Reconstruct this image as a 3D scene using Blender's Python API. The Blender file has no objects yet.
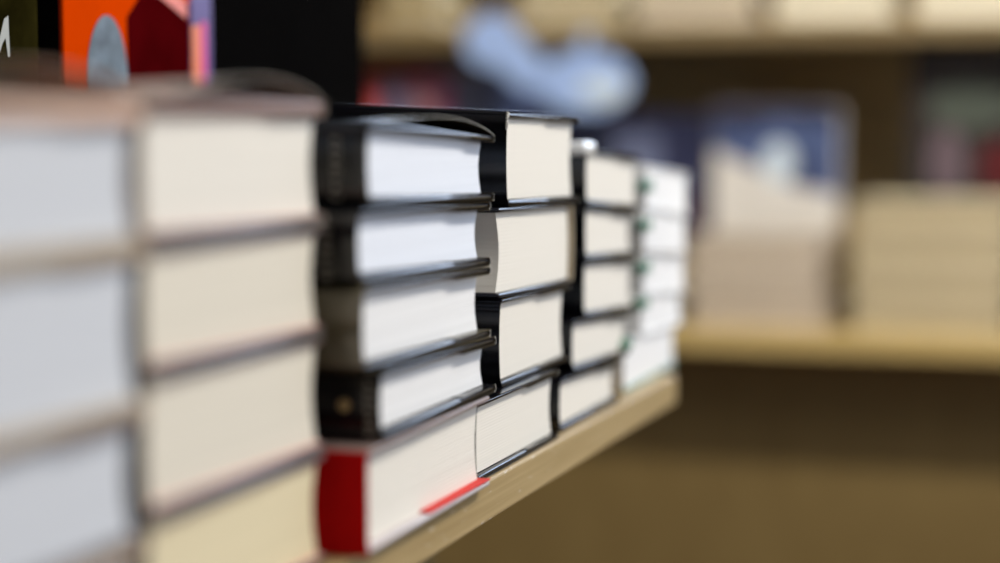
import bpy, bmesh, math, random
from mathutils import Vector, Matrix
random.seed(7)
C = bpy.context.scene.collection
EYE = 1.20            # height of the camera above the floor
SHELF = EYE - 0.1785  # top of the display shelf

# ------------------------------------------------------------------ camera, world, lights, exposure
cam = bpy.data.cameras.new('camera'); camo = bpy.data.objects.new('camera', cam); C.objects.link(camo)
bpy.context.scene.camera = camo
cam.sensor_width = 36.0; cam.lens = 68.4
camo.location = (0, 0, EYE)
camo.rotation_euler = (math.radians(90 - 4.559), 0, math.radians(17.747))
cam.clip_start = 0.02
cam.dof.use_dof = True; cam.dof.focus_distance = 0.99; cam.dof.aperture_fstop = 2.15
vs = bpy.context.scene.view_settings
vs.view_transform = 'Standard'; vs.look = 'None'; vs.gamma = 1.0; vs.use_curve_mapping = False
vs.exposure = 0.0
w = bpy.data.worlds.new('world'); bpy.context.scene.world = w; w.use_nodes = True
w.node_tree.nodes['Background'].inputs[0].default_value = (0.9, 0.93, 1.0, 1)
w.node_tree.nodes['Background'].inputs[1].default_value = 0.3

def lamp(name, kind, loc, target, power, col, **kw):
    l = bpy.data.lights.new(name, kind); l.energy = power; l.color = col
    for k, v in kw.items(): setattr(l, k, v)
    o = bpy.data.objects.new(name, l); C.objects.link(o); o.location = loc
    o.rotation_euler = (Vector(target) - Vector(loc)).to_track_quat('-Z', 'Y').to_euler()
    return o
# ceiling spot that grazes the page edges from the far end of the aisle
lamp('ceiling_spot', 'SPOT', (0.95, 1.75, 2.72), (-0.32, 0.9, 1.1), 105, (1.0, 0.93, 0.82), spot_size=math.radians(70), spot_blend=0.6, shadow_soft_size=0.05)
# ceiling spots towards the wall bookcase
lamp('ceiling_spot', 'SPOT', (0.15, 1.2, 2.72), (-0.4, 2.75, 1.0), 190, (1.0, 0.91, 0.73), spot_size=math.radians(75), spot_blend=0.7, shadow_soft_size=0.06)
# ceiling panels over the aisle
lamp('ceiling_panel_light', 'AREA', (0.9, 0.6, 2.70), (0.9, 0.6, 0), 22, (1.0, 0.94, 0.85), shape='RECTANGLE', size=0.6, size_y=1.2)
# daylight from the shop window at the right
lamp('cool_area_light', 'AREA', (2.72, 0.9, 1.55), (0, 0.9, 1.25), 22, (0.78, 0.87, 1.0), shape='RECTANGLE', size=1.5, size_y=1.3)

# added cool light above the wall bookcase, for blue sheens on the covers
lamp('cool_area_light', 'AREA', (0.1, 3.04, 1.92), (0.1, 0, 1.92), 46, (0.62, 0.76, 1.0), shape='RECTANGLE', size=3.0, size_y=0.80)

# ------------------------------------------------------------------ materials
MATS = {}
def new_mat(name):
    m = bpy.data.materials.new(name); m.use_nodes = True
    return m, m.node_tree.nodes, m.node_tree.links, m.node_tree.nodes['Principled BSDF']
def plain(name, col, rough=0.5, spec=0.5, coat=0.0, var=0.08, scale=30.0, metallic=0.0, bump=0.0):
    if name in MATS: return MATS[name]
    m, n, l, b = new_mat(name)
    tc = n.new('ShaderNodeTexCoord'); nz = n.new('ShaderNodeTexNoise'); nz.inputs['Scale'].default_value = scale; nz.inputs['Detail'].default_value = 4
    l.new(tc.outputs['Object'], nz.inputs['Vector'])
    r = n.new('ShaderNodeValToRGB'); e = r.color_ramp.elements
    e[0].position = 0.3; e[1].position = 0.75
    e[0].color = tuple(c * (1 - var) for c in col) + (1,); e[1].color = tuple(min(1, c * (1 + var)) for c in col) + (1,)
    l.new(nz.outputs['Fac'], r.inputs['Fac']); l.new(r.outputs['Color'], b.inputs['Base Color'])
    b.inputs['Roughness'].default_value = rough; b.inputs['Specular IOR Level'].default_value = spec
    b.inputs['Metallic'].default_value = metallic
    b.inputs['Coat Weight'].default_value = coat; b.inputs['Coat Roughness'].default_value = 0.12
    if bump:
        bp = n.new('ShaderNodeBump'); bp.inputs['Strength'].default_value = bump; bp.inputs['Distance'].default_value = 0.0006
        l.new(nz.outputs['Fac'], bp.inputs['Height']); l.new(bp.outputs['Normal'], b.inputs['Normal'])
    MATS[name] = m; return m
def paper(name, col, line=0.10, freq=900.0):
    """page edges: fine layers stacked along the local z axis"""
    if name in MATS: return MATS[name]
    m, n, l, b = new_mat(name)
    tc = n.new('ShaderNodeTexCoord'); mp = n.new('ShaderNodeMapping'); mp.inputs['Scale'].default_value = (2.5, 2.5, freq)
    l.new(tc.outputs['Object'], mp.inputs['Vector'])
    nz = n.new('ShaderNodeTexNoise'); nz.inputs['Scale'].default_value = 1.0; nz.inputs['Detail'].default_value = 3; nz.inputs['Roughness'].default_value = 0.6
    l.new(mp.outputs['Vector'], nz.inputs['Vector'])
    r = n.new('ShaderNodeValToRGB'); e = r.color_ramp.elements; e[0].position = 0.3; e[1].position = 0.6
    e[0].color = tuple(c * (1 - line) for c in col) + (1,); e[1].color = tuple(col) + (1,)
    l.new(nz.outputs['Fac'], r.inputs['Fac']); l.new(r.outputs['Color'], b.inputs['Base Color'])
    bp = n.new('ShaderNodeBump'); bp.inputs['Strength'].default_value = 0.12; bp.inputs['Distance'].default_value = 0.0003
    l.new(nz.outputs['Fac'], bp.inputs['Height']); l.new(bp.outputs['Normal'], b.inputs['Normal'])
    b.inputs['Roughness'].default_value = 0.8; b.inputs['Specular IOR Level'].default_value = 0.2
    MATS[name] = m; return m
def wood(name, a, bcol, scale=(14, 0.9, 40), rough=0.45, scuffs=False):
    if name in MATS: return MATS[name]
    m, n, l, b = new_mat(name)
    tc = n.new('ShaderNodeTexCoord'); mp = n.new('ShaderNodeMapping'); mp.inputs['Scale'].default_value = scale
    l.new(tc.outputs['Object'], mp.inputs['Vector'])
    nz = n.new('ShaderNodeTexNoise'); nz.inputs['Scale'].default_value = 6; nz.inputs['Detail'].default_value = 6; nz.inputs['Distortion'].default_value = 0.4
    l.new(mp.outputs['Vector'], nz.inputs['Vector'])
    r = n.new('ShaderNodeValToRGB'); e = r.color_ramp.elements; e[0].position = 0.3; e[1].position = 0.7
    e[0].color = tuple(a) + (1,); e[1].color = tuple(bcol) + (1,)
    l.new(nz.outputs['Fac'], r.inputs['Fac'])
    out = r.outputs['Color']
    if scuffs:
        mp2 = n.new('ShaderNodeMapping'); mp2.inputs['Scale'].default_value = (60, 22, 160)
        l.new(tc.outputs['Object'], mp2.inputs['Vector'])
        n2 = n.new('ShaderNodeTexNoise'); n2.inputs['Scale'].default_value = 2.2; n2.inputs['Detail'].default_value = 5; n2.inputs['Roughness'].default_value = 0.75
        l.new(mp2.outputs['Vector'], n2.inputs['Vector'])
        r2 = n.new('ShaderNodeValToRGB'); r2.color_ramp.elements[0].position = 0.62; r2.color_ramp.elements[1].position = 0.72
        l.new(n2.outputs['Fac'], r2.inputs['Fac'])
        mx = n.new('ShaderNodeMix'); mx.data_type = 'RGBA'
        l.new(r2.outputs['Color'], mx.inputs['Factor']); l.new(out, mx.inputs[6]); mx.inputs[7].default_value = (0.78, 0.72, 0.62, 1)
        out = mx.outputs[2]
    l.new(out, b.inputs['Base Color']); b.inputs['Roughness'].default_value = rough
    MATS[name] = m; return m

CREAM = paper('cream_pages', (0.80, 0.745, 0.63)); IVORY = paper('ivory_pages', (0.84, 0.80, 0.72), 0.02)
WHITEP = paper('white_pages', (0.88, 0.88, 0.88), 0.09); GREYP = paper('cool_white_pages', (0.65, 0.675, 0.72), 0.05)
YELP = paper('yellowed_pages', (0.80, 0.70, 0.47)); OLDP = paper('tan_pages', (0.48, 0.40, 0.265), 0.15, 300)
BLUEP = paper('blue_sheen_pages', (0.84, 0.88, 0.96), 0.06)  # cool blue light put into the page colour
CUT = plain('cut_paper_edge', (0.85, 0.82, 0.74), 0.7)
BLACK = plain('black_gloss_jacket', (0.006, 0.006, 0.008), 0.16, 0.45, 0.15, 0.3, 60)
UNDER = plain('dark_jacket_lining', (0.05, 0.042, 0.028), 0.9, 0.05)
BLACKB = plain('black_cloth_board', (0.006, 0.006, 0.010), 0.20, 0.5, 0.1, 0.3, 200)
OLIVE = plain('olive_gloss_jacket', (0.11, 0.095, 0.06), 0.25, 0.6, 0.5, 0.25, 40)
TAUPE = plain('taupe_spine', (0.16, 0.13, 0.10), 0.5)
GREYB = plain('grey_board', (0.13, 0.11, 0.10), 0.35, 0.5, 0.2)
ROSE = plain('rose_grey_jacket', (0.42, 0.31, 0.27), 0.4, 0.5, 0.2)
BROWNB = plain('brown_board', (0.22, 0.13, 0.10), 0.5)
ROSEF = plain('rose_endpaper', (0.70, 0.38, 0.34), 0.7)
BEIGE = plain('beige_jacket', (0.50, 0.42, 0.30), 0.45)
RED = plain('red_cloth', (0.52, 0.002, 0.003), 0.75, 0.1, 0.0, 0.12, 300, bump=0.2)
REDF = plain('red_jacket_flap', (0.62, 0.035, 0.025), 0.6, 0.2, 0.0)
TOPB = plain('shaded_brown_board', (0.26, 0.19, 0.17), 0.4)  # brown shadow on the red book's top board, put into its colour
PALEB = plain('pale_lilac_board', (0.55, 0.50, 0.50), 0.35)
GREEN = plain('green_gloss_cover', (0.04, 0.22, 0.14), 0.35, 0.5, 0.3)
WCOV = plain('white_gloss_cover', (0.82, 0.82, 0.82), 0.3, 0.5, 0.2, 0.04)
NAVY = plain('navy_cover', (0.03, 0.035, 0.09), 0.3, 0.5, 0.3, 0.3, 8)
LETTER = plain('silver_lettering', (0.45, 0.42, 0.36), 0.4)
CREAMB = plain('cream_cloth', (0.62, 0.54, 0.42), 0.6, 0.3)
SHELL = plain('pale_rose_jacket', (0.50, 0.42, 0.36), 0.4)
GOLD = plain('gold_foil', (0.65, 0.50, 0.25), 0.3, metallic=0.7)
GLINT = plain('white_glint', (0.95, 0.95, 0.93), 0.25, 0.8, 0.6, 0.02)
MAPLE = wood('pale_maple', (0.36, 0.255, 0.115), (0.49, 0.365, 0.185), scuffs=True)
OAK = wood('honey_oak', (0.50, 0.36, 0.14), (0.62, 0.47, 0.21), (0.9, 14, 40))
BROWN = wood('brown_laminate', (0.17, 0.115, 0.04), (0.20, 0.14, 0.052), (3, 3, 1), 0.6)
PANEL = plain('matt_black_panel', (0.003, 0.0028, 0.0028), 0.9, 0.0)
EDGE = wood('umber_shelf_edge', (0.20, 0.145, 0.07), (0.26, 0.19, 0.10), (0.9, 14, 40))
PEACHY = plain('peach_jacket_lining', (0.70, 0.48, 0.36), 0.6)

# ------------------------------------------------------------------ mesh helpers
def obj(name, bm, mats, parent=None, smooth=False, loc=None):
    me = bpy.data.meshes.new(name); bmesh.ops.recalc_face_normals(bm, faces=bm.faces); bm.to_mesh(me); bm.free()
    for m in (mats if isinstance(mats, (list, tuple)) else [mats]): me.materials.append(m)
    if smooth:
        for p in me.polygons: p.use_smooth = True
        try: me.set_sharp_from_angle(angle=math.radians(40))
        except Exception: pass
    o = bpy.data.objects.new(name, me); C.objects.link(o)
    if parent: o.parent = parent
    if loc: o.location = loc
    return o
def empty(name, loc, label, cat, group=None):
    o = bpy.data.objects.new(name, None); o.empty_display_size = 0.03; C.objects.link(o); o.location = loc
    o['label'] = label; o['category'] = cat
    if group: o['group'] = group
    return o
def add_box(bm, x0, x1, y0, y1, z0, z1, bev=0.0, seg=2):
    r = bmesh.ops.create_cube(bm, size=1.0)['verts']
    for v in r: v.co = Vector((x0 + (v.co.x + .5) * (x1 - x0), y0 + (v.co.y + .5) * (y1 - y0), z0 + (v.co.z + .5) * (z1 - z0)))
    if bev:
        es = list({e for v in r for e in v.link_edges})
        bmesh.ops.bevel(bm, geom=es, offset=bev, segments=seg, affect='EDGES', profile=0.5)
def add_poly(bm, pts, z0, z1, mapf):
    """prism over an outline, mapf turns (u, v, depth) into a point"""
    a = [bm.verts.new(mapf(u, v, z0)) for u, v in pts]; b = [bm.verts.new(mapf(u, v, z1)) for u, v in pts]
    bm.faces.new(a); bm.faces.new(b[::-1])
    for i in range(len(pts)):
        j = (i + 1) % len(pts); bm.faces.new((a[i], b[i], b[j], a[j]))

# ------------------------------------------------------------------ the book
def make_book(label, W, L, zb, zt, spine='near', jacket=BLACK, board=BLACKB, page=CREAM, endpaper=None, tb=0.003, ov=0.0035,
              bow=0.0, flap=(0.05, 0.05), lift=0.0, group=None, name='hardcover_book', concave=0.004, rows=40, inner=None,
              jitter=0.00012, spine_mat=None, bottom_mat=None, round_back=0.003, cat='book', tbt=None):
    """A closed hardcover lying flat. Local x: 0 is the head edge that faces the aisle, -L the tail; local y: 0 near, W far.
    zb, zt: heights of bottom and top at (near, far)."""
    root = empty(name, (0, 0, 0), label, cat, group)
    zb = (zb[0] + .00022, zb[1] + .00022); base = min(zb)
    cx, cy = -L / 2, W / 2
    def Y(s): return (s if spine == 'near' else W - s) - cy
    def frac(s):
        a = s / W; a = a if spine == 'near' else 1 - a
        return max(-0.05, min(1.05, a))
    def ZB(s): return zb[0] + (zb[1] - zb[0]) * frac(s) - base
    def ZT(s, x=0.0): return zt[0] + (zt[1] - zt[0]) * frac(s) - base + lift * (-x / L)
    tbt = tbt or tb
    jt = (0.00018 if bow else 0.00032) if jacket else 0.0
    g = 0.00012
    # --- page block
    bm = bmesh.new(); s0, s1 = 0.0068, W - ov
    zi = jt * 2 + tb + g * 3 + (0.0003 if endpaper else 0)
    grid = []
    for x in (-ov, -L + ov):
        ring = []
        for i in range(rows + 1):
            t = i / rows; k = math.sin(math.pi * t)
            ja = random.uniform(-1, 1) * jitter; jx = (jitter * 0.9 if i % 2 else 0) * random.uniform(.3, 1)
            pts = []
            for a in (0, 0.04, 0.5, 0.96, 1.0):
                sa = s0 - round_back * k; sb = s1 - concave * k + ja
                s = sa + (sb - sa) * a
                lo = ZB(s) + zi; hi = ZT(s, x) - zi - (tbt - tb)
                pts.append(bm.verts.new((x - cx - (jx if x == -ov else 0), Y(s), lo + (hi - lo) * t)))
            ring.append(pts)
        grid.append(ring)
    F, B = grid
    for i in range(rows):
        for j in range(4):
            bm.faces.new((F[i][j], F[i][j + 1], F[i + 1][j + 1], F[i + 1][j])); bm.faces.new((B[i][j + 1], B[i][j], B[i + 1][j], B[i + 1][j + 1]))
        for j in (0, 4): bm.faces.new((F[i][j], F[i + 1][j], B[i + 1][j], B[i][j]))
    for i in (0, rows):
        for j in range(4): bm.faces.new((F[i][j], B[i][j], B[i][j + 1], F[i][j + 1]))
    obj('page_block', bm, page, root)
    # --- boards
    def slab(nm, sA, sB, top, off, th, mat, x0=-0.0004, bev=0.0016, x1=None):
        x1 = -L + 0.0006 if x1 is None else x1
        bm = bmesh.new(); vs = []
        for s in (sA, sB):
            for x in (x0, x1):
                for q in (0, 1):
                    z = (ZT(s, x) - off - th * (1 - q)) if top else (ZB(s) + off + th * q)
                    vs.append(bm.verts.new((x - cx, Y(s), z)))
        for f in ((0, 1, 3, 2), (4, 6, 7, 5), (0, 4, 5, 1), (2, 3, 7, 6), (0, 2, 6, 4), (1, 5, 7, 3)):
            bm.faces.new([vs[i] for i in f])
        bmesh.ops.recalc_face_normals(bm, faces=bm.faces)
        if bev: bmesh.ops.bevel(bm, geom=list(bm.edges), offset=min(bev, th * .45), segments=3, affect='EDGES', profile=0.5)
        return obj(nm, bm, mat, root, smooth=True)
    slab('front_cover', 0.0065, W - .0006, True, jt + g, tbt, board)
    slab('back_cover', 0.0065, W - .0006, False, jt + g, tb, bottom_mat or board)
    if endpaper:
        slab('endpaper', 0.008, W - .0018, False, jt + tb + g * 2, 0.0003, endpaper, -0.0016, 0, -L + .0016)
        slab('endpaper', 0.008, W - .0018, True, jt + tbt + g * 2, 0.0003, endpaper, -0.0016, 0, -L + .0016)
    # --- spine board and jacket: ribbons with a real thickness
    def ribbon(nm, path, th, mats, x0, x1, pale=None):
        n = len(path); bm = bmesh.new(); out = []
        for x in (x0, (x0 + x1) / 2, x1):
            P = [Vector((Y(s), z(x) if callable(z) else z)) for s, z in path]
            A, Bq = [], []
            for i in range(n):
                d = (P[min(i + 1, n - 1)] - P[max(i - 1, 0)])
                d = d.normalized() if d.length > 1e-9 else Vector((1, 0)); nn = Vector((-d.y, d.x)) * th / 2
                if spine != 'near': nn = -nn
                A.append(bm.verts.new((x - cx, P[i].x + nn.x, P[i].y + nn.y))); Bq.append(bm.verts.new((x - cx, P[i].x - nn.x, P[i].y - nn.y)))
            out.append((A, Bq))
        for q in range(2):
            (A, Bq), (A2, B2) = out[q], out[q + 1]
            for i in range(n - 1):
                bm.faces.new((A[i], A[i + 1], A2[i + 1], A2[i])).material_index = 1
                bm.faces.new((Bq[i + 1], Bq[i], B2[i], B2[i + 1])).material_index = 0
            for i in (0, n - 1): bm.faces.new((A[i], A2[i], B2[i], Bq[i])).material_index = 1
        for A, Bq in (out[0], out[2]):
            for i in range(n - 1): bm.faces.new((A[i], Bq[i], Bq[i + 1], A[i + 1])).material_index = 2 if (pale and pale(i)) else 0
        return obj(nm, bm, mats, root, smooth=True)
    N = 12
    sp = []
    for i in range(N + 1):
        t = i / N; k = math.sin(math.pi * t) ** 0.6
        s = 0.0048 - 0.0030 * k
        sp.append((s, (lambda x, t=t, s=s: ZB(s) + jt + .0012 + (ZT(s, x) - ZB(s) - 2 * jt - .0024) * t)))
    ribbon('spine', sp, 0.0014, [spine_mat or board, board], -0.0006, -L + .0006)
    if jacket:
        h = jt / 2; path = []
        fin = jt + tb + g * 2 + h; fint = jt + tbt + g * 2 + h; rt_ = (tbt + 2 * jt) / 2
        def top(d, s, extra=0.0): return lambda x: ZT(s, x) - d + extra * (1 + .92 * x / L)
        def bot(d, s): return lambda x: ZB(s) + d
        path.append((W - flap[0], top(fint, W - flap[0]))); path.append((W - .0008, top(fint, W)))
        r = (tb + 2 * jt) / 2
        for a in (-60, -30, 0, 30, 60):
            path.append((W - .0002 + r * .55 * math.cos(math.radians(a)), top(rt_ - rt_ * .8 * math.sin(math.radians(a)), W, bow * .10 * max(0, math.sin(math.radians(a))))))
        M = 22
        for i in range(M + 1):
            u = i / M; s = (W - .0012) * (1 - u) + 0.006 * u
            v = 1 - u
            sh = (math.sin(math.pi * v ** 1.5) ** 0.75 if 0 < v < 1 else 0)
            path.append((s, top(h, s, bow * sh)))
        for i in range(N - 1, 0, -1):
            t = i / N; k = math.sin(math.pi * t) ** 0.5
            s = 0.0035 - 0.0030 * k
            path.append((s, (lambda x, t=t, s=s: ZB(s) + h + (ZT(s, x) - ZB(s) - 2 * h) * t)))
        path.append((0.006, bot(h, 0.006))); path.append((W - .0012, bot(h, W)))
        for a in (-60, -30, 0, 30, 60):
            path.append((W - .0002 + r * .55 * math.cos(math.radians(a)), bot(r + r * .8 * math.sin(math.radians(a)), W)))
        path.append((W - .0008, bot(fin, W))); path.append((W - flap[1], bot(fin, W - flap[1])))
        n_path = len(path)
        j = ribbon('dust_jacket', path, jt, [jacket, inner or UNDER, CUT], 0.0, -L, lambda i: 1 <= i <= (26 if bow else 6) or n_path - 8 <= i <= n_path - 3)
        root['_j'] = j.name
    return root, base
def place(rt, D, y0, W, L, rot=0.0):
    root, base = rt
    root.location = (-D - L / 2, y0 + W / 2, EYE + base)
    root.rotation_euler = (0, 0, rot)
    return root
def jacket_of(root):
    return bpy.data.objects[root['_j']]

def spine_marks(root, W, L, zmid, zh, x0, cols, mat, dot=None):
    """small printed characters across the spine near its head end, local frame of the book"""
    bm = bmesh.new(); y = -W / 2 - 0.0004
    for ci, cxx in enumerate(cols):
        z = zmid - zh
        while z < zmid + zh:
            hgt = random.uniform(.0016, .0028); ww = random.uniform(.0012, .0022)
            xx = L / 2 - cxx
            # each mark: an upright stroke and one or two cross strokes
            add_box(bm, xx - ww, xx - ww + .0005, y - .00012, y + .0001, z, z + hgt)
            add_box(bm, xx - ww, xx + ww, y - .00012, y + .0001, z, z + .0005)
            if random.random() < .6: add_box(bm, xx - ww, xx + ww * .8, y - .00012, y + .0001, z + hgt * .5, z + hgt * .5 + .0005)
            z += hgt + .0016
    obj('spine_lettering', bm, mat, jacket_of(root))
    if dot:
        bm = bmesh.new(); pts = [(dot[1] * .5 * math.cos(a * math.pi / 8), dot[1] * .5 * math.sin(a * math.pi / 8)) for a in range(16)]
        add_poly(bm, pts, -.00015, .0001, lambda u, v, d: Vector((L / 2 - dot[0] + u, y + d, dot[2] + v)))
        obj('gold_emblem', bm, GOLD, jacket_of(root))

# ------------------------------------------------------------------ setting: the room
def struct(name, x0, x1, y0, y1, z0, z1, mat):
    bm = bmesh.new(); add_box(bm, x0, x1, y0, y1, z0, z1); o = obj(name, bm, mat); o['kind'] = 'structure'; return o
WALLM = plain('warm_plaster', (0.45, 0.40, 0.33), 0.9, 0.2, 0, 0.05, 6); CEILM = plain('white_ceiling_paint', (0.7, 0.68, 0.64), 0.9, 0.2, 0, 0.03, 6)
FLOORM = wood('floor_boards', (0.12, 0.07, 0.04), (0.20, 0.12, 0.07), (10, 0.8, 10), 0.4)
struct('floor', -2.6, 2.8, -2.2, 3.1, -0.05, 0, FLOORM); struct('ceiling', -2.6, 2.8, -2.2, 3.1, 2.8, 2.85, CEILM)
bm = bmesh.new(); add_box(bm, -2.6, 2.8, 3.1, 3.15, 0, 1.50); add_box(bm, -2.6, 2.8, 3.1, 3.15, 2.34, 2.8)
add_box(bm, -2.6, -1.45, 3.1, 3.15, 1.50, 2.34); add_box(bm, 1.65, 2.8, 3.1, 3.15, 1.50, 2.34)
o = obj('wall_back', bm, WALLM); o['kind'] = 'structure'; struct('wall_front', -2.6, 2.8, -2.25, -2.2, 0, 2.8, WALLM)
struct('wall_left', -2.65, -2.6, -2.2, 3.1, 0, 2.8, WALLM)
bm = bmesh.new()
add_box(bm, 2.8, 2.9, -2.2, 0.1, 0, 2.8); add_box(bm, 2.8, 2.9, 1.7, 3.1, 0, 2.8)
add_box(bm, 2.8, 2.9, 0.1, 1.7, 0, 0.85); add_box(bm, 2.8, 2.9, 0.1, 1.7, 2.25, 2.8)
o = obj('wall_right', bm, WALLM); o['kind'] = 'structure'
bm = bmesh.new()
for a in ((0.1, 0.16, .85, 2.25), (1.64, 1.7, .85, 2.25), (0.16, 1.64, .85, .91), (0.16, 1.64, 2.19, 2.25), (0.87, 0.93, .91, 2.19)): add_box(bm, 2.82, 2.88, a[0], a[1], a[2], a[3])
bm2 = bmesh.new()
for a in ((-1.45, -1.4, 1.50, 2.34), (1.6, 1.65, 1.50, 2.34), (-1.4, 1.6, 1.50, 1.54), (-1.4, 1.6, 2.30, 2.34), (-.42, -.38, 1.54, 2.3), (.58, .62, 1.54, 2.3)): add_box(bm2, a[0], a[1], 3.06, 3.12, a[2], a[3])
o = obj('added_window', bm2, plain('window_frame_paint', (0.6, 0.6, 0.58), 0.5)); o['kind'] = 'structure'  # unseen window frame added around the cool light
o = obj('window_1', bm, plain('window_frame_paint', (0.6, 0.6, 0.58), 0.5)); o['kind'] = 'structure'

# ------------------------------------------------------------------ display shelf with the stacks
unit = empty('display_shelf', (-0.45, 0.3, 0), 'pale wooden display shelf with black back panel carrying the row of book stacks', 'shelf')
def part(parent, name, x0, x1, y0, y1, z0, z1, mat, bev=0.001):
    bm = bmesh.new(); add_box(bm, x0, x1, y0, y1, z0, z1, bev)
    o = obj(name, bm, mat, parent, smooth=False); o.matrix_parent_inverse = Matrix.Translation(-Vector(parent.location)); return o
part(unit, 'shelf_board', -0.582, -0.298, -0.6, 1.356, SHELF - 0.0212, SHELF, MAPLE, 0.0012)
part(unit, 'back_panel', -0.61, -0.5835, -0.6, 1.46, 0.0, 1.75, PANEL)
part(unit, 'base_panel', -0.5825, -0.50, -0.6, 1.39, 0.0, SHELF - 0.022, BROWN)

def between(line, ref, y0, y1):
    """height of a stack's dividing line at a book's own near and far ends"""
    k = (line[1] - line[0]) / (ref[1] - ref[0])
    return (line[0] + k * (y0 - ref[0]), line[0] + k * (y1 - ref[0]))
BL = 0.235
# --- S1: nearest stack (very blurred)
l1 = [(.0085, .0085), (-.0388, -.0384), (-.0918, -.0926), (-.137, -.137), (-.1782, -.1782)]
names1 = ['hardcover with cool white page edges, topmost of the nearest stack at the far left',
          'hardcover with cool white page edges, second from top of the nearest left stack',
          'hardcover with cool white page edges, dark cover, third in the nearest left stack',
          'hardcover at the very bottom of the nearest left stack, on the shelf']
for i in range(4):
    W = 0.158; jk = [BEIGE, BEIGE, GREYB, BEIGE][i]
    rt = make_book(names1[i], W, BL, l1[i + 1], l1[i], 'near', jacket=jk, board=[PEACHY, BEIGE, GREYB, BEIGE][i], bottom_mat=BEIGE if i == 0 else None, page=GREYP, tb=0.003, rows=16,
                   bow=.0095 if i == 0 else 0, inner=PEACHY, tbt=.0060 if i == 0 else None, group='books in the nearest stack')
    place(rt, .302, .4020 - .003 * max(0, i - 1), W, BL)
# --- S2
l2 = [(.0114, .0120), (-.0382, -.0383), (-.0820, -.0832), (-.1310, -.1318), (-.1782, -.1782)]
n2 = ['cream-paged hardcover with bowed rose-grey jacket, topmost of the second stack from the left',
      'cream-paged hardcover, second from top of the second stack, beside black books',
      'cream-paged hardcover with rose-edged cover, third from top of the second stack',
      'yellowed hardcover at the bottom of the second stack, beside the red-spined book']
for i in range(4):
    W = 0.1545
    rt = make_book(n2[i], W, BL, l2[i + 1], l2[i], 'near', jacket=SHELL if i == 0 else None, spine_mat=CREAMB, board=[BROWNB, GREYB, GREYB, GREYB][i],
                   page=[IVORY, CREAM, CREAM, YELP][i], endpaper=ROSEF, tb=0.0032, rows=24, bow=.0080 if i == 0 else 0, inner=SHELL, tbt=.0060 if i == 0 else None,
                   group='books in the second stack', bottom_mat=GREYB)
    place(rt, .304, .5615, W, BL)
# --- S3: five books, in focus at their far end
l3 = [(.0040, -.0020), (-.0322, -.0355), (-.0645, -.0680), (-.1015, -.1035), (-.1334, -.1322), (-.1782, -.1782)]
S3 = [('black-jacketed hardcover with arched loose jacket, topmost of the five-book stack in the middle', .7355, .9070, 'bow'),
      ('black-jacketed hardcover with white pages, second from top of the five-book stack', .7270, .9040, None),
      ('hardcover with taupe spine and olive cover, middle of the five-book stack', .7280, .8995, 'olive'),
      ('black-jacketed hardcover with round gold emblem on spine, fourth from top of the five-book stack', .7460, .9065, 'dot'),
      ('red-spined hardcover with red flap, bottom of the five-book stack on the shelf edge', .7265, .8965, 'red')]
for i, (lab, y0, y1, kind) in enumerate(S3):
    W = y1 - y0; kw = dict(jacket=BLACK, board=BLACKB, page=WHITEP, tb=.0034, rows=44, group='books in the five-book stack', ov=.0052)
    if i < 2: kw.update(page=BLUEP)
    if kind == 'bow': kw.update(bow=.0058, flap=(.03, .06))
    if kind == 'olive': kw.update(jacket=OLIVE, spine_mat=TAUPE, tb=.003, board=BLACKB)
    if kind == 'red': kw.update(jacket=None, board=TOPB, bottom_mat=PALEB, spine_mat=RED, page=IVORY, tb=.0026, ov=.0055, jitter=.0002)
    rt = make_book(lab, W, BL, between(l3[i + 1], (.740, .8992), y0, y1), between(l3[i], (.740, .8992), y0, y1), 'near', **kw)
    D = [.2935, .2945, .2930, .2925, .2915][i]
    r = place(rt, D, y0, W, BL)
    h = (l3[i][0] - l3[i + 1][0])
    if kind in ('bow', None): spine_marks(r, W, BL, h * .5 + .001, h * .34, 0, [.0135], LETTER)
    if kind == 'dot': spine_marks(r, W, BL, h * .45, h * .34, 0, [.0045], LETTER, dot=(.0160, .0055, h * .5))
    if kind == 'red':
        # red cloth over the near edge, and the red jacket flap inside the lower board
        bm = bmesh.new(); add_box(bm, -BL + .001, .0008, 0, .0012, .0001, h - .0006, .0003)
        o = obj('cloth_spine', bm, RED, r); o.location = (BL / 2, -W / 2 + .0006, .0002)
        bm = bmesh.new(); add_box(bm, -.10, .0000, 0, .088, 0, .0009, .0003)
        o = obj('red_flap', bm, REDF, r); o.location = (BL / 2 - .0002, W / 2 - .0890, .0030)
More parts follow.
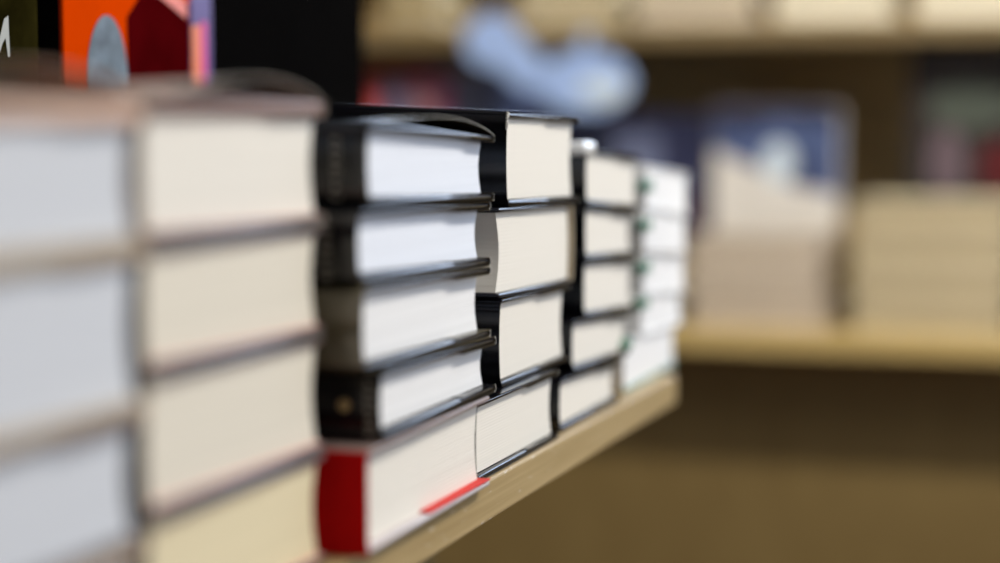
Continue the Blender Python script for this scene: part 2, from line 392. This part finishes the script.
# --- S4: four books
l4 = [(.0100, .0085), (-.0412, -.0440), (-.0900, -.0926), (-.1378, -.1383), (-.1782, -.1782)]
S4 = [('thick black-spined hardcover with frayed top corner, topmost of the stack right of the five-book stack', .9715, 1.1175, 'near'),
      ('thick hardcover with fore-edge turned to the viewer, second from top of the fourth stack', .9600, 1.1110, 'far'),
      ('black-spined hardcover, third from top of the fourth stack from the left', .9590, 1.0980, 'near'),
      ('black-covered hardcover at the bottom of the fourth stack, on the shelf', .8985, 1.0500, 'near')]
for i, (lab, y0, y1, sp) in enumerate(S4):
    W = y1 - y0
    rt = make_book(lab, W, BL, between(l4[i + 1], (.965, 1.112), y0, y1), between(l4[i], (.965, 1.112), y0, y1), sp, jacket=None if i == 1 else BLACK, board=BLACKB, spine_mat=BEIGE if i == 1 else None, page=IVORY, tb=[.0030, .0026, .0022, .0022][i], rows=44,
                   group='books in the fourth stack', flap=(.06, .06), lift=.010 if i == 0 else 0, concave=.006 if i == 1 else .004, jitter=.00006)
    r = place(rt, .3075 if i < 3 else .3005, y0, W, BL)
    if i == 0:
        bm = bmesh.new()   # frayed white corner of the jacket
        random.seed(5)
        for k in range(26):
            a = random.uniform(0, 1); s = random.uniform(.0003, .0009)
            add_box(bm, BL / 2 - .0002, BL / 2 + .0006, -W / 2 - .0002 + random.uniform(0, .0045) * (1 - a), -W / 2 + s + random.uniform(0, .0045) * (1 - a), .0530 - .009 * a, .0530 - .009 * a + s)
        obj('frayed_edge', bm, CUT, jacket_of(r))
# --- S5: five books
l5 = [(-.0108, -.0166), (-.0462, -.0541), (-.0812, -.0864), (-.1172, -.1232), (-.1485, -.1520), (-.1782, -.1782)]
S5 = [('black-spined hardcover with painted white glint on corner, topmost of the fifth stack', 1.1440, 1.2900, .310),
      ('dark-covered hardcover, second from top of the fifth stack', 1.1430, 1.2750, .310),
      ('black-spined hardcover, middle of the fifth stack', 1.1400, 1.2780, .310),
      ('dark-covered hardcover, fourth from top of the fifth stack', 1.1060, 1.2520, .308),
      ('black-spined hardcover at the bottom of the fifth stack, on the shelf', 1.0660, 1.2080, .3045)]
for i, (lab, y0, y1, D) in enumerate(S5):
    W = y1 - y0
    rt = make_book(lab, W, BL, between(l5[i + 1], (1.144, 1.26), y0, y1), between(l5[i], (1.144, 1.26), y0, y1), 'near', jacket=BLACK, board=BLACKB, page=IVORY, tb=.0026, rows=24, group='books in the fifth stack')
    r = place(rt, D, y0, W, BL)
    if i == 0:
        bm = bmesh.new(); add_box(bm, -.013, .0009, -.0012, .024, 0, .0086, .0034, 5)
        o = obj('white_glint', bm, GLINT, r, smooth=True); o.location = (BL / 2, -W / 2 - .0006, .0400)  # bright highlight on the spine corner, modelled as a white bump
# --- S6: green spines, white covers
l6 = [(-.0225, -.0305), (-.0540, -.0630), (-.0860, -.0950), (-.1150, -.1225), (-.1440, -.1485), (-.1782, -.1782)]
for i in range(5):
    y0, y1 = [(1.301, 1.450), (1.297, 1.445), (1.295, 1.441), (1.290, 1.430), (1.240, 1.405)][i]; W = y1 - y0
    rt = make_book('white-covered book with green spine, %s of the farthest stack at the shelf end' % ['topmost', 'second from top', 'middle one', 'second from bottom', 'bottom one'][i],
                   W, .21, between(l6[i + 1], (1.29, 1.41), y0, y1), between(l6[i], (1.29, 1.41), y0, y1), 'near', jacket=None, board=WCOV, page=WHITEP, spine_mat=WCOV, tb=.002, rows=16,
                   group='books in the farthest stack', flap=(.02, .02), ov=.002, bottom_mat=GREYB if i == 1 else (GREEN if i == 4 else None))
    r = place(rt, .309, y0, W, .21); h = l6[i][0] - l6[i + 1][0]
    bm = bmesh.new(); add_box(bm, -.006, .0006, -.0008, .022, 0, .007, .0008)
    o = obj('green_corner_band', bm, GREEN, r); o.location = (.105, -W / 2 - .0006, h - .0085 if i == 0 else h + .0035 - .0085)

# ------------------------------------------------------------------ standing, face-out books
def stand_book(name, label, W, H, T, normal, loc, cover, art, group=None, page=IVORY, spine_mat=None, lean=0.0, cat='book'):
    """hardcover standing upright; local y across the cover, local z up, local x out of the front cover. loc: centre of the foot"""
    r = empty(name, loc, label, cat, group)
    bm = bmesh.new(); add_box(bm, T - .003, T, -W / 2, W / 2, 0, H, .0008); obj('front_cover', bm, cover, r)
    bm = bmesh.new(); add_box(bm, 0, .003, -W / 2, W / 2, 0, H, .0008); obj('back_cover', bm, cover, r)
    bm = bmesh.new(); add_box(bm, .0031, T - .0031, -W / 2, -W / 2 + .0022, 0, H, .0006); obj('spine', bm, spine_mat or cover, r)
    bm = bmesh.new(); add_box(bm, .0033, T - .0033, -W / 2 + .0028, W / 2 - .003, .003, H - .003, 0); obj('page_block', bm, page, r)
    for k, (nm, mat, pts, lvl) in enumerate(art):
        bm = bmesh.new(); add_poly(bm, pts, T + .0001 + .0002 * lvl, T + .0003 + .0002 * lvl, lambda u, v, d: Vector((d, u, v)))
        obj(nm, bm, mat, r)
    ang = math.atan2(normal[1], normal[0]); r.rotation_euler = (0, -lean, ang)
    return r
def ell(cx, cy, a, b, rot=0, n=28, half=False):
    out = []
    for i in range(n + 1 if half else n):
        t = math.pi * i / n if half else 2 * math.pi * i / n
        x, y = a * math.cos(t), b * math.sin(t); out.append((cx + x * math.cos(rot) - y * math.sin(rot), cy + x * math.sin(rot) + y * math.cos(rot)))
    return out
def rect(x0, y0, x1, y1): return [(x0, y0), (x1, y0), (x1, y1), (x0, y1)]
ORANGE = plain('orange_red_print', (0.64, 0.05, 0.0005), 0.8, 0.0, 0, 0.1, 12); DRED = plain('dark_red_print', (0.06, 0.001, 0.002), 0.9, 0.0, 0, 0.5, 14)
SLATE = plain('slate_print', (0.13, 0.17, 0.20), 0.4, 0.4, 0.1, 0.5, 60); SALMON = plain('salmon_print', (0.75, 0.18, 0.12), 0.4)
MAGENTA = plain('magenta_print', (0.60, 0.02, 0.22), 0.4); PURPLE = plain('purple_print', (0.09, 0.045, 0.20), 0.4); PEACH = plain('orange_print', (0.80, 0.20, 0.06), 0.4)
DOLIVE = plain('dark_olive_print', (0.017, 0.014, 0.003), 0.9, 0.0, 0, 0.8, 30); WHT = plain('white_print', (0.40, 0.40, 0.36), 0.5)
GOLDP = plain('gold_speckle_print', (0.25, 0.20, 0.04), 0.4, var=0.8, scale=120)
H0 = SHELF + .0004
# orange cover: local y runs near(-) to far(+); the spine is at the near side
stand_book('hardcover_book', 'orange-red face-out book with grey arch, standing behind the nearest stacks', .154, .30, .022, (1, 0), (-.5815, 1.0235, H0), ORANGE,
           [('dark_cover_area', DRED, [(-.005, 0.1), (.076, 0.1), (.076, .258), (.02, .266), (-.005, .245)], 0),
            ('arch_picture', SLATE, [(-.053, .02), (-.005, .02)] + ell(-.029, .205, .024, .040, n=20, half=True), 1),
            ('title_band', SALMON, [(-.030, .278), (.045, .257), (.072, .248), (.072, .258), (.040, .270), (-.030, .290)], 2)], spine_mat=PANEL)
stand_book('hardcover_book', 'narrow standing book striped orange, magenta and purple beside the orange-red book', .030, .30, .022, (1, 0), (-.5815, 1.1170, H0), PURPLE,
           [('orange_stripe', PEACH, rect(-.0145, 0.05, -.002, .245), 0), ('magenta_stripe', MAGENTA, rect(-.002, 0.05, .007, .248), 0)])
stand_book('hardcover_book', 'dark olive face-out book with white script, standing at the far left edge', .19, .30, .02, (1, 0), (-.5815, .828, H0), DOLIVE,
           [('white_script', WHT, [(.052, .217), (.061, .237), (.065, .239), (.066, .217), (.064, .217), (.062, .227), (.059, .224), (.055, .217)], 0),
            ('gold_speckle', GOLDP, [(.076, .27), (.088, .25), (.092, .25), (.092, .30), (.080, .30)], 0)])

# ------------------------------------------------------------------ wall bookcase across the room
SB = EYE - 0.268; UB = EYE + 0.150; FY = 2.56; UY = 2.70
BACKP = wood('lightened_brown_laminate', (0.36, 0.25, 0.11), (0.40, 0.28, 0.13), (3, 3, 1), 0.6)  # copy of the brown laminate, lightened to offset the shelf's shade
bc = empty('wall_bookcase', (-0.35, 2.8, 0), 'large brown wooden wall bookcase with honey-coloured shelf edges behind the stacks', 'bookcase')
part(bc, 'shelf', -1.9, 0.9, FY - .03, 2.98, SB - .030, SB, OAK, .002)
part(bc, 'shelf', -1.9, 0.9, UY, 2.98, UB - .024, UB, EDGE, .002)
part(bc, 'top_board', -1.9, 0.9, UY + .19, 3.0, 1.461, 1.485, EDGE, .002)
part(bc, 'back_panel', -1.9, 0.9, 2.981, 3.0, 0.0, 1.46, BACKP)
part(bc, 'side_panel', -1.93, -1.902, FY, 3.0, 0.0, 1.46, OAK); part(bc, 'side_panel', .902, .93, FY, 3.0, 0.0, 1.46, OAK)
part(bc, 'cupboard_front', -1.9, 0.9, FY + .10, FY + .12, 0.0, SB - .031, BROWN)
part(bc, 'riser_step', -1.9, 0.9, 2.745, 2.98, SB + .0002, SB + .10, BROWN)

def back_stack(xc, W, y, heights, z0, page, cover, labels, L=.16, group=None, jit=.004):
    z = z0 - EYE
    for h, lab in zip(heights, labels):
        rt = make_book(lab, W, L, (z, z), (z + h, z + h), 'near', jacket=None, board=cover, page=page, tb=.0055, rows=8, group=group, spine_mat=cover, jitter=.0006, ov=.004)
        root, base = rt
        root.location = (xc + random.uniform(-jit, jit), y + L / 2 + random.uniform(0, jit), EYE + base); root.rotation_euler = (0, 0, -math.pi / 2)
        z += h + .0002
BEIGEC = plain('toplit_cream_cover', (0.74, 0.66, 0.48), 0.5); LILC = plain('toplit_pink_cover', (0.68, 0.60, 0.52), 0.5)  # light from above put into the cover colours
YELC = plain('mustard_cover', (0.40, 0.28, 0.08), 0.5); PINKP = paper('pinkish_pages', (.54, .46, .38), .12, 300)
back_stack(-.222, .206, FY - .015, [.044, .044, .044, .044], SB + .0005, OLDP, BEIGEC, ['cream book across the room, %s of the right-hand stack' % s for s in ['bottom one', 'third from top', 'second from top', 'topmost']], group='books in the right-hand far stack')
back_stack(-.450, .186, FY - .015, [.042, .042, .042], SB + .0005, PINKP, LILC, ['pale book across the room, %s of the stack beneath the blue and white cover' % s for s in ['bottom one', 'middle one', 'topmost']], group='books in the far stack below the blue and white book')
back_stack(-.652, .150, FY - .015, [.042, .042], SB + .0005, OLDP, BEIGEC, ['tan book in a low far stack beside the white-covered stack, %s' % s for s in ['lower one', 'upper one']], group='books in the low far stack')
back_stack(-.005, .19, FY - .015, [.044, .044, .044], SB + .0005, OLDP, GREEN, ['dark green book at the right edge across the room, %s' % s for s in ['bottom one', 'middle one', 'topmost']], group='green books at the far right')
for q, (xc, wd, nm) in enumerate([(-1.010, .09, 'mustard cover, far left'), (-.765, .150, 'above the pale blue ovals'), (-.573, .172, 'third from the right'), (-.371, .170, 'second from the right'), (-.178, .172, 'at the right edge')]):
    back_stack(xc, wd, UY + .004, [.045, .045], UB + .0004, OLDP if q < 2 else PINKP if q == 2 else CREAM, YELC if q == 0 else BEIGEC,
               ['book on the upper far shelf, %s, %s' % (nm, s) for s in ['lower one', 'upper one']], group='books on the upper far shelf')

BLUEW = plain('pale_blue_print', (0.40, 0.56, 1.0), 0.3, 0.6, 0.4, 0.05, 10); MIDB = plain('mid_blue_print', (0.09, 0.13, 0.30), 0.4, 0.4, 0.2, 0.3, 12)
MAROON = plain('maroon_print', (0.26, 0.03, 0.03), 0.4, 0.4, 0.2, 0.4, 10); PLUM = plain('plum_print', (0.30, 0.06, 0.14), 0.4, 0.4, 0.2, 0.4, 10)
GBLUE = plain('grey_blue_print', (0.17, 0.20, 0.36), 0.4, 0.4, 0.2, 0.4, 10); CRM = plain('cream_print', (0.76, 0.74, 0.74), 0.4, var=.1, scale=15)
DARKC = plain('dark_charcoal_cover', (0.035, 0.028, 0.03), 0.4, 0.4, 0.2, 0.4, 10); TEALG = plain('grey_green_print', (0.07, 0.085, 0.075), 0.4)
ROSEP = plain('dusty_rose_print', (0.40, 0.26, 0.30), 0.4); CRIM = plain('crimson_print', (0.09, 0.005, 0.01), 0.4)
DROSE = plain('dull_rose_print', (0.14, 0.10, 0.13), .4); DPLUM = plain('dark_plum_print', (.05, .02, .05), .4); CORAL = plain('coral_print', (.60, .08, .08), .4); WHITEB = plain('ice_white_print', (0.70, 0.83, 1.0), 0.3, 0.6, 0.4, 0.03)
RS = SB + .1006; BY = 2.80   # foot of the face-out books, on the riser
FD = (0, -1)
grp = 'face-out books on the far bookcase'
stand_book('picture_book', 'blue and white face-out book across the room above the pale stack', .186, .202, .02, FD, (-.466, BY, RS), CRM,
           [('blue_sky_area', MIDB, [(-.092, .140), (-.05, .120), (.00, .10), (.03, .085), (.092, .075), (.092, .201), (-.092, .201)], 0), ('navy_patch', NAVY, [(-.092, .170), (-.03, .165), (.0, .185), (.092, .175), (.092, .201), (-.092, .201)], 1), ('pale_patch', WHITEB, ell(.005, .120, .022, .03), 1),
            ('dark_patch', NAVY, ell(.045, .10, .012, .018), 1)], grp)
stand_book('picture_book', 'dark navy face-out book left of the blue and white cover, across the room', .186, .190, .02, FD, (-.658, BY, RS), NAVY,
           [('dark_plum_area', DPLUM, rect(-.09, .02, .09, .07), 0), ('grey_blue_area', GBLUE, rect(-.06, .10, .02, .16), 0)], grp)
stand_book('picture_book', 'dark face-out book with rose and crimson figures at the right, across the room', .19, .290, .02, FD, (-.178, BY, RS), DARKC,
           [('grey_green_patch', TEALG, ell(-.01, .20, .06, .035), 0), ('rose_patch', DROSE, ell(-.042, .12, .026, .05), 1), ('crimson_patch', CRIM, ell(.03, .115, .03, .04), 1)], grp)
stand_book('picture_book', 'deep blue face-out book across the room behind the pale blue ovals', .150, .270, .02, FD, (-.830, BY, RS), MIDB,
           [('navy_area', NAVY, rect(-.02, .05, .07, .20), 0)], grp)
stand_book('picture_book', 'grey-blue face-out book across the room left of the deep blue one', .085, .262, .02, FD, (-.950, BY, RS), GBLUE,
           [('rose_patch', PLUM, rect(-.04, .16, -.02, .25), 0)], grp)
stand_book('picture_book', 'plum face-out book across the room, between slate and grey-blue covers', .040, .265, .02, FD, (-1.014, BY, RS), PLUM, [('rose_patch', ROSEP, ell(0.0, .2, .012, .03), 0)], grp)
stand_book('picture_book', 'slate and maroon face-out book beside the black panel, across the room', .12, .262, .02, FD, (-1.096, BY, RS), MAROON,
           [('slate_patch', GBLUE, rect(.015, .10, .056, .24), 0), ('coral_patch', CORAL, ell(-.01, .19, .02, .03), 0)], grp)
# pale blue ovals with small clips at the upper shelf edge
def pale_blue_ovals(x, z, label, shapes):
    oval_root = empty('pale_blue_ovals', (x, UY - .012, z), label, 'sign', 'pale blue ovals on the far shelf edge')
    for k, (nm, mat, pts) in enumerate(shapes):
        bm = bmesh.new(); add_poly(bm, pts, -.0012 * (k + 1), -.0012 * k - .0002, lambda u, v, d: Vector((u, d - .002, v))); obj(nm, bm, mat, oval_root)
    bm = bmesh.new(); add_box(bm, -.010, .010, -.002, .0118, EYE + .134 - z, EYE + .142 - z, .0008); obj('clip', bm, plain('clear_plastic_clip', (.6, .65, .7), .2), oval_root)
    return oval_root
pale_blue_ovals(-.872, EYE + .132, 'slanting pale blue shape of two ovals at the upper far shelf edge',
           [('round_shape', BLUEW, ell(0, 0, .043, .040)), ('oval_shape', BLUEW, ell(.040, -.030, .056, .030, -.75))])
pale_blue_ovals(-.728, EYE + .070, 'broad pale blue oval shape on the upper far shelf edge, right of the slanting one',
           [('oval_shape', BLUEW, ell(0, 0, .070, .046)), ('narrow_strip', BLUEW, rect(-.006, .03, .006, .072)), ('white_patch', WHITEB, ell(.026, -.012, .034, .018))])
for o in list(bpy.data.objects):
    if '_j' in o.keys(): del o['_j']
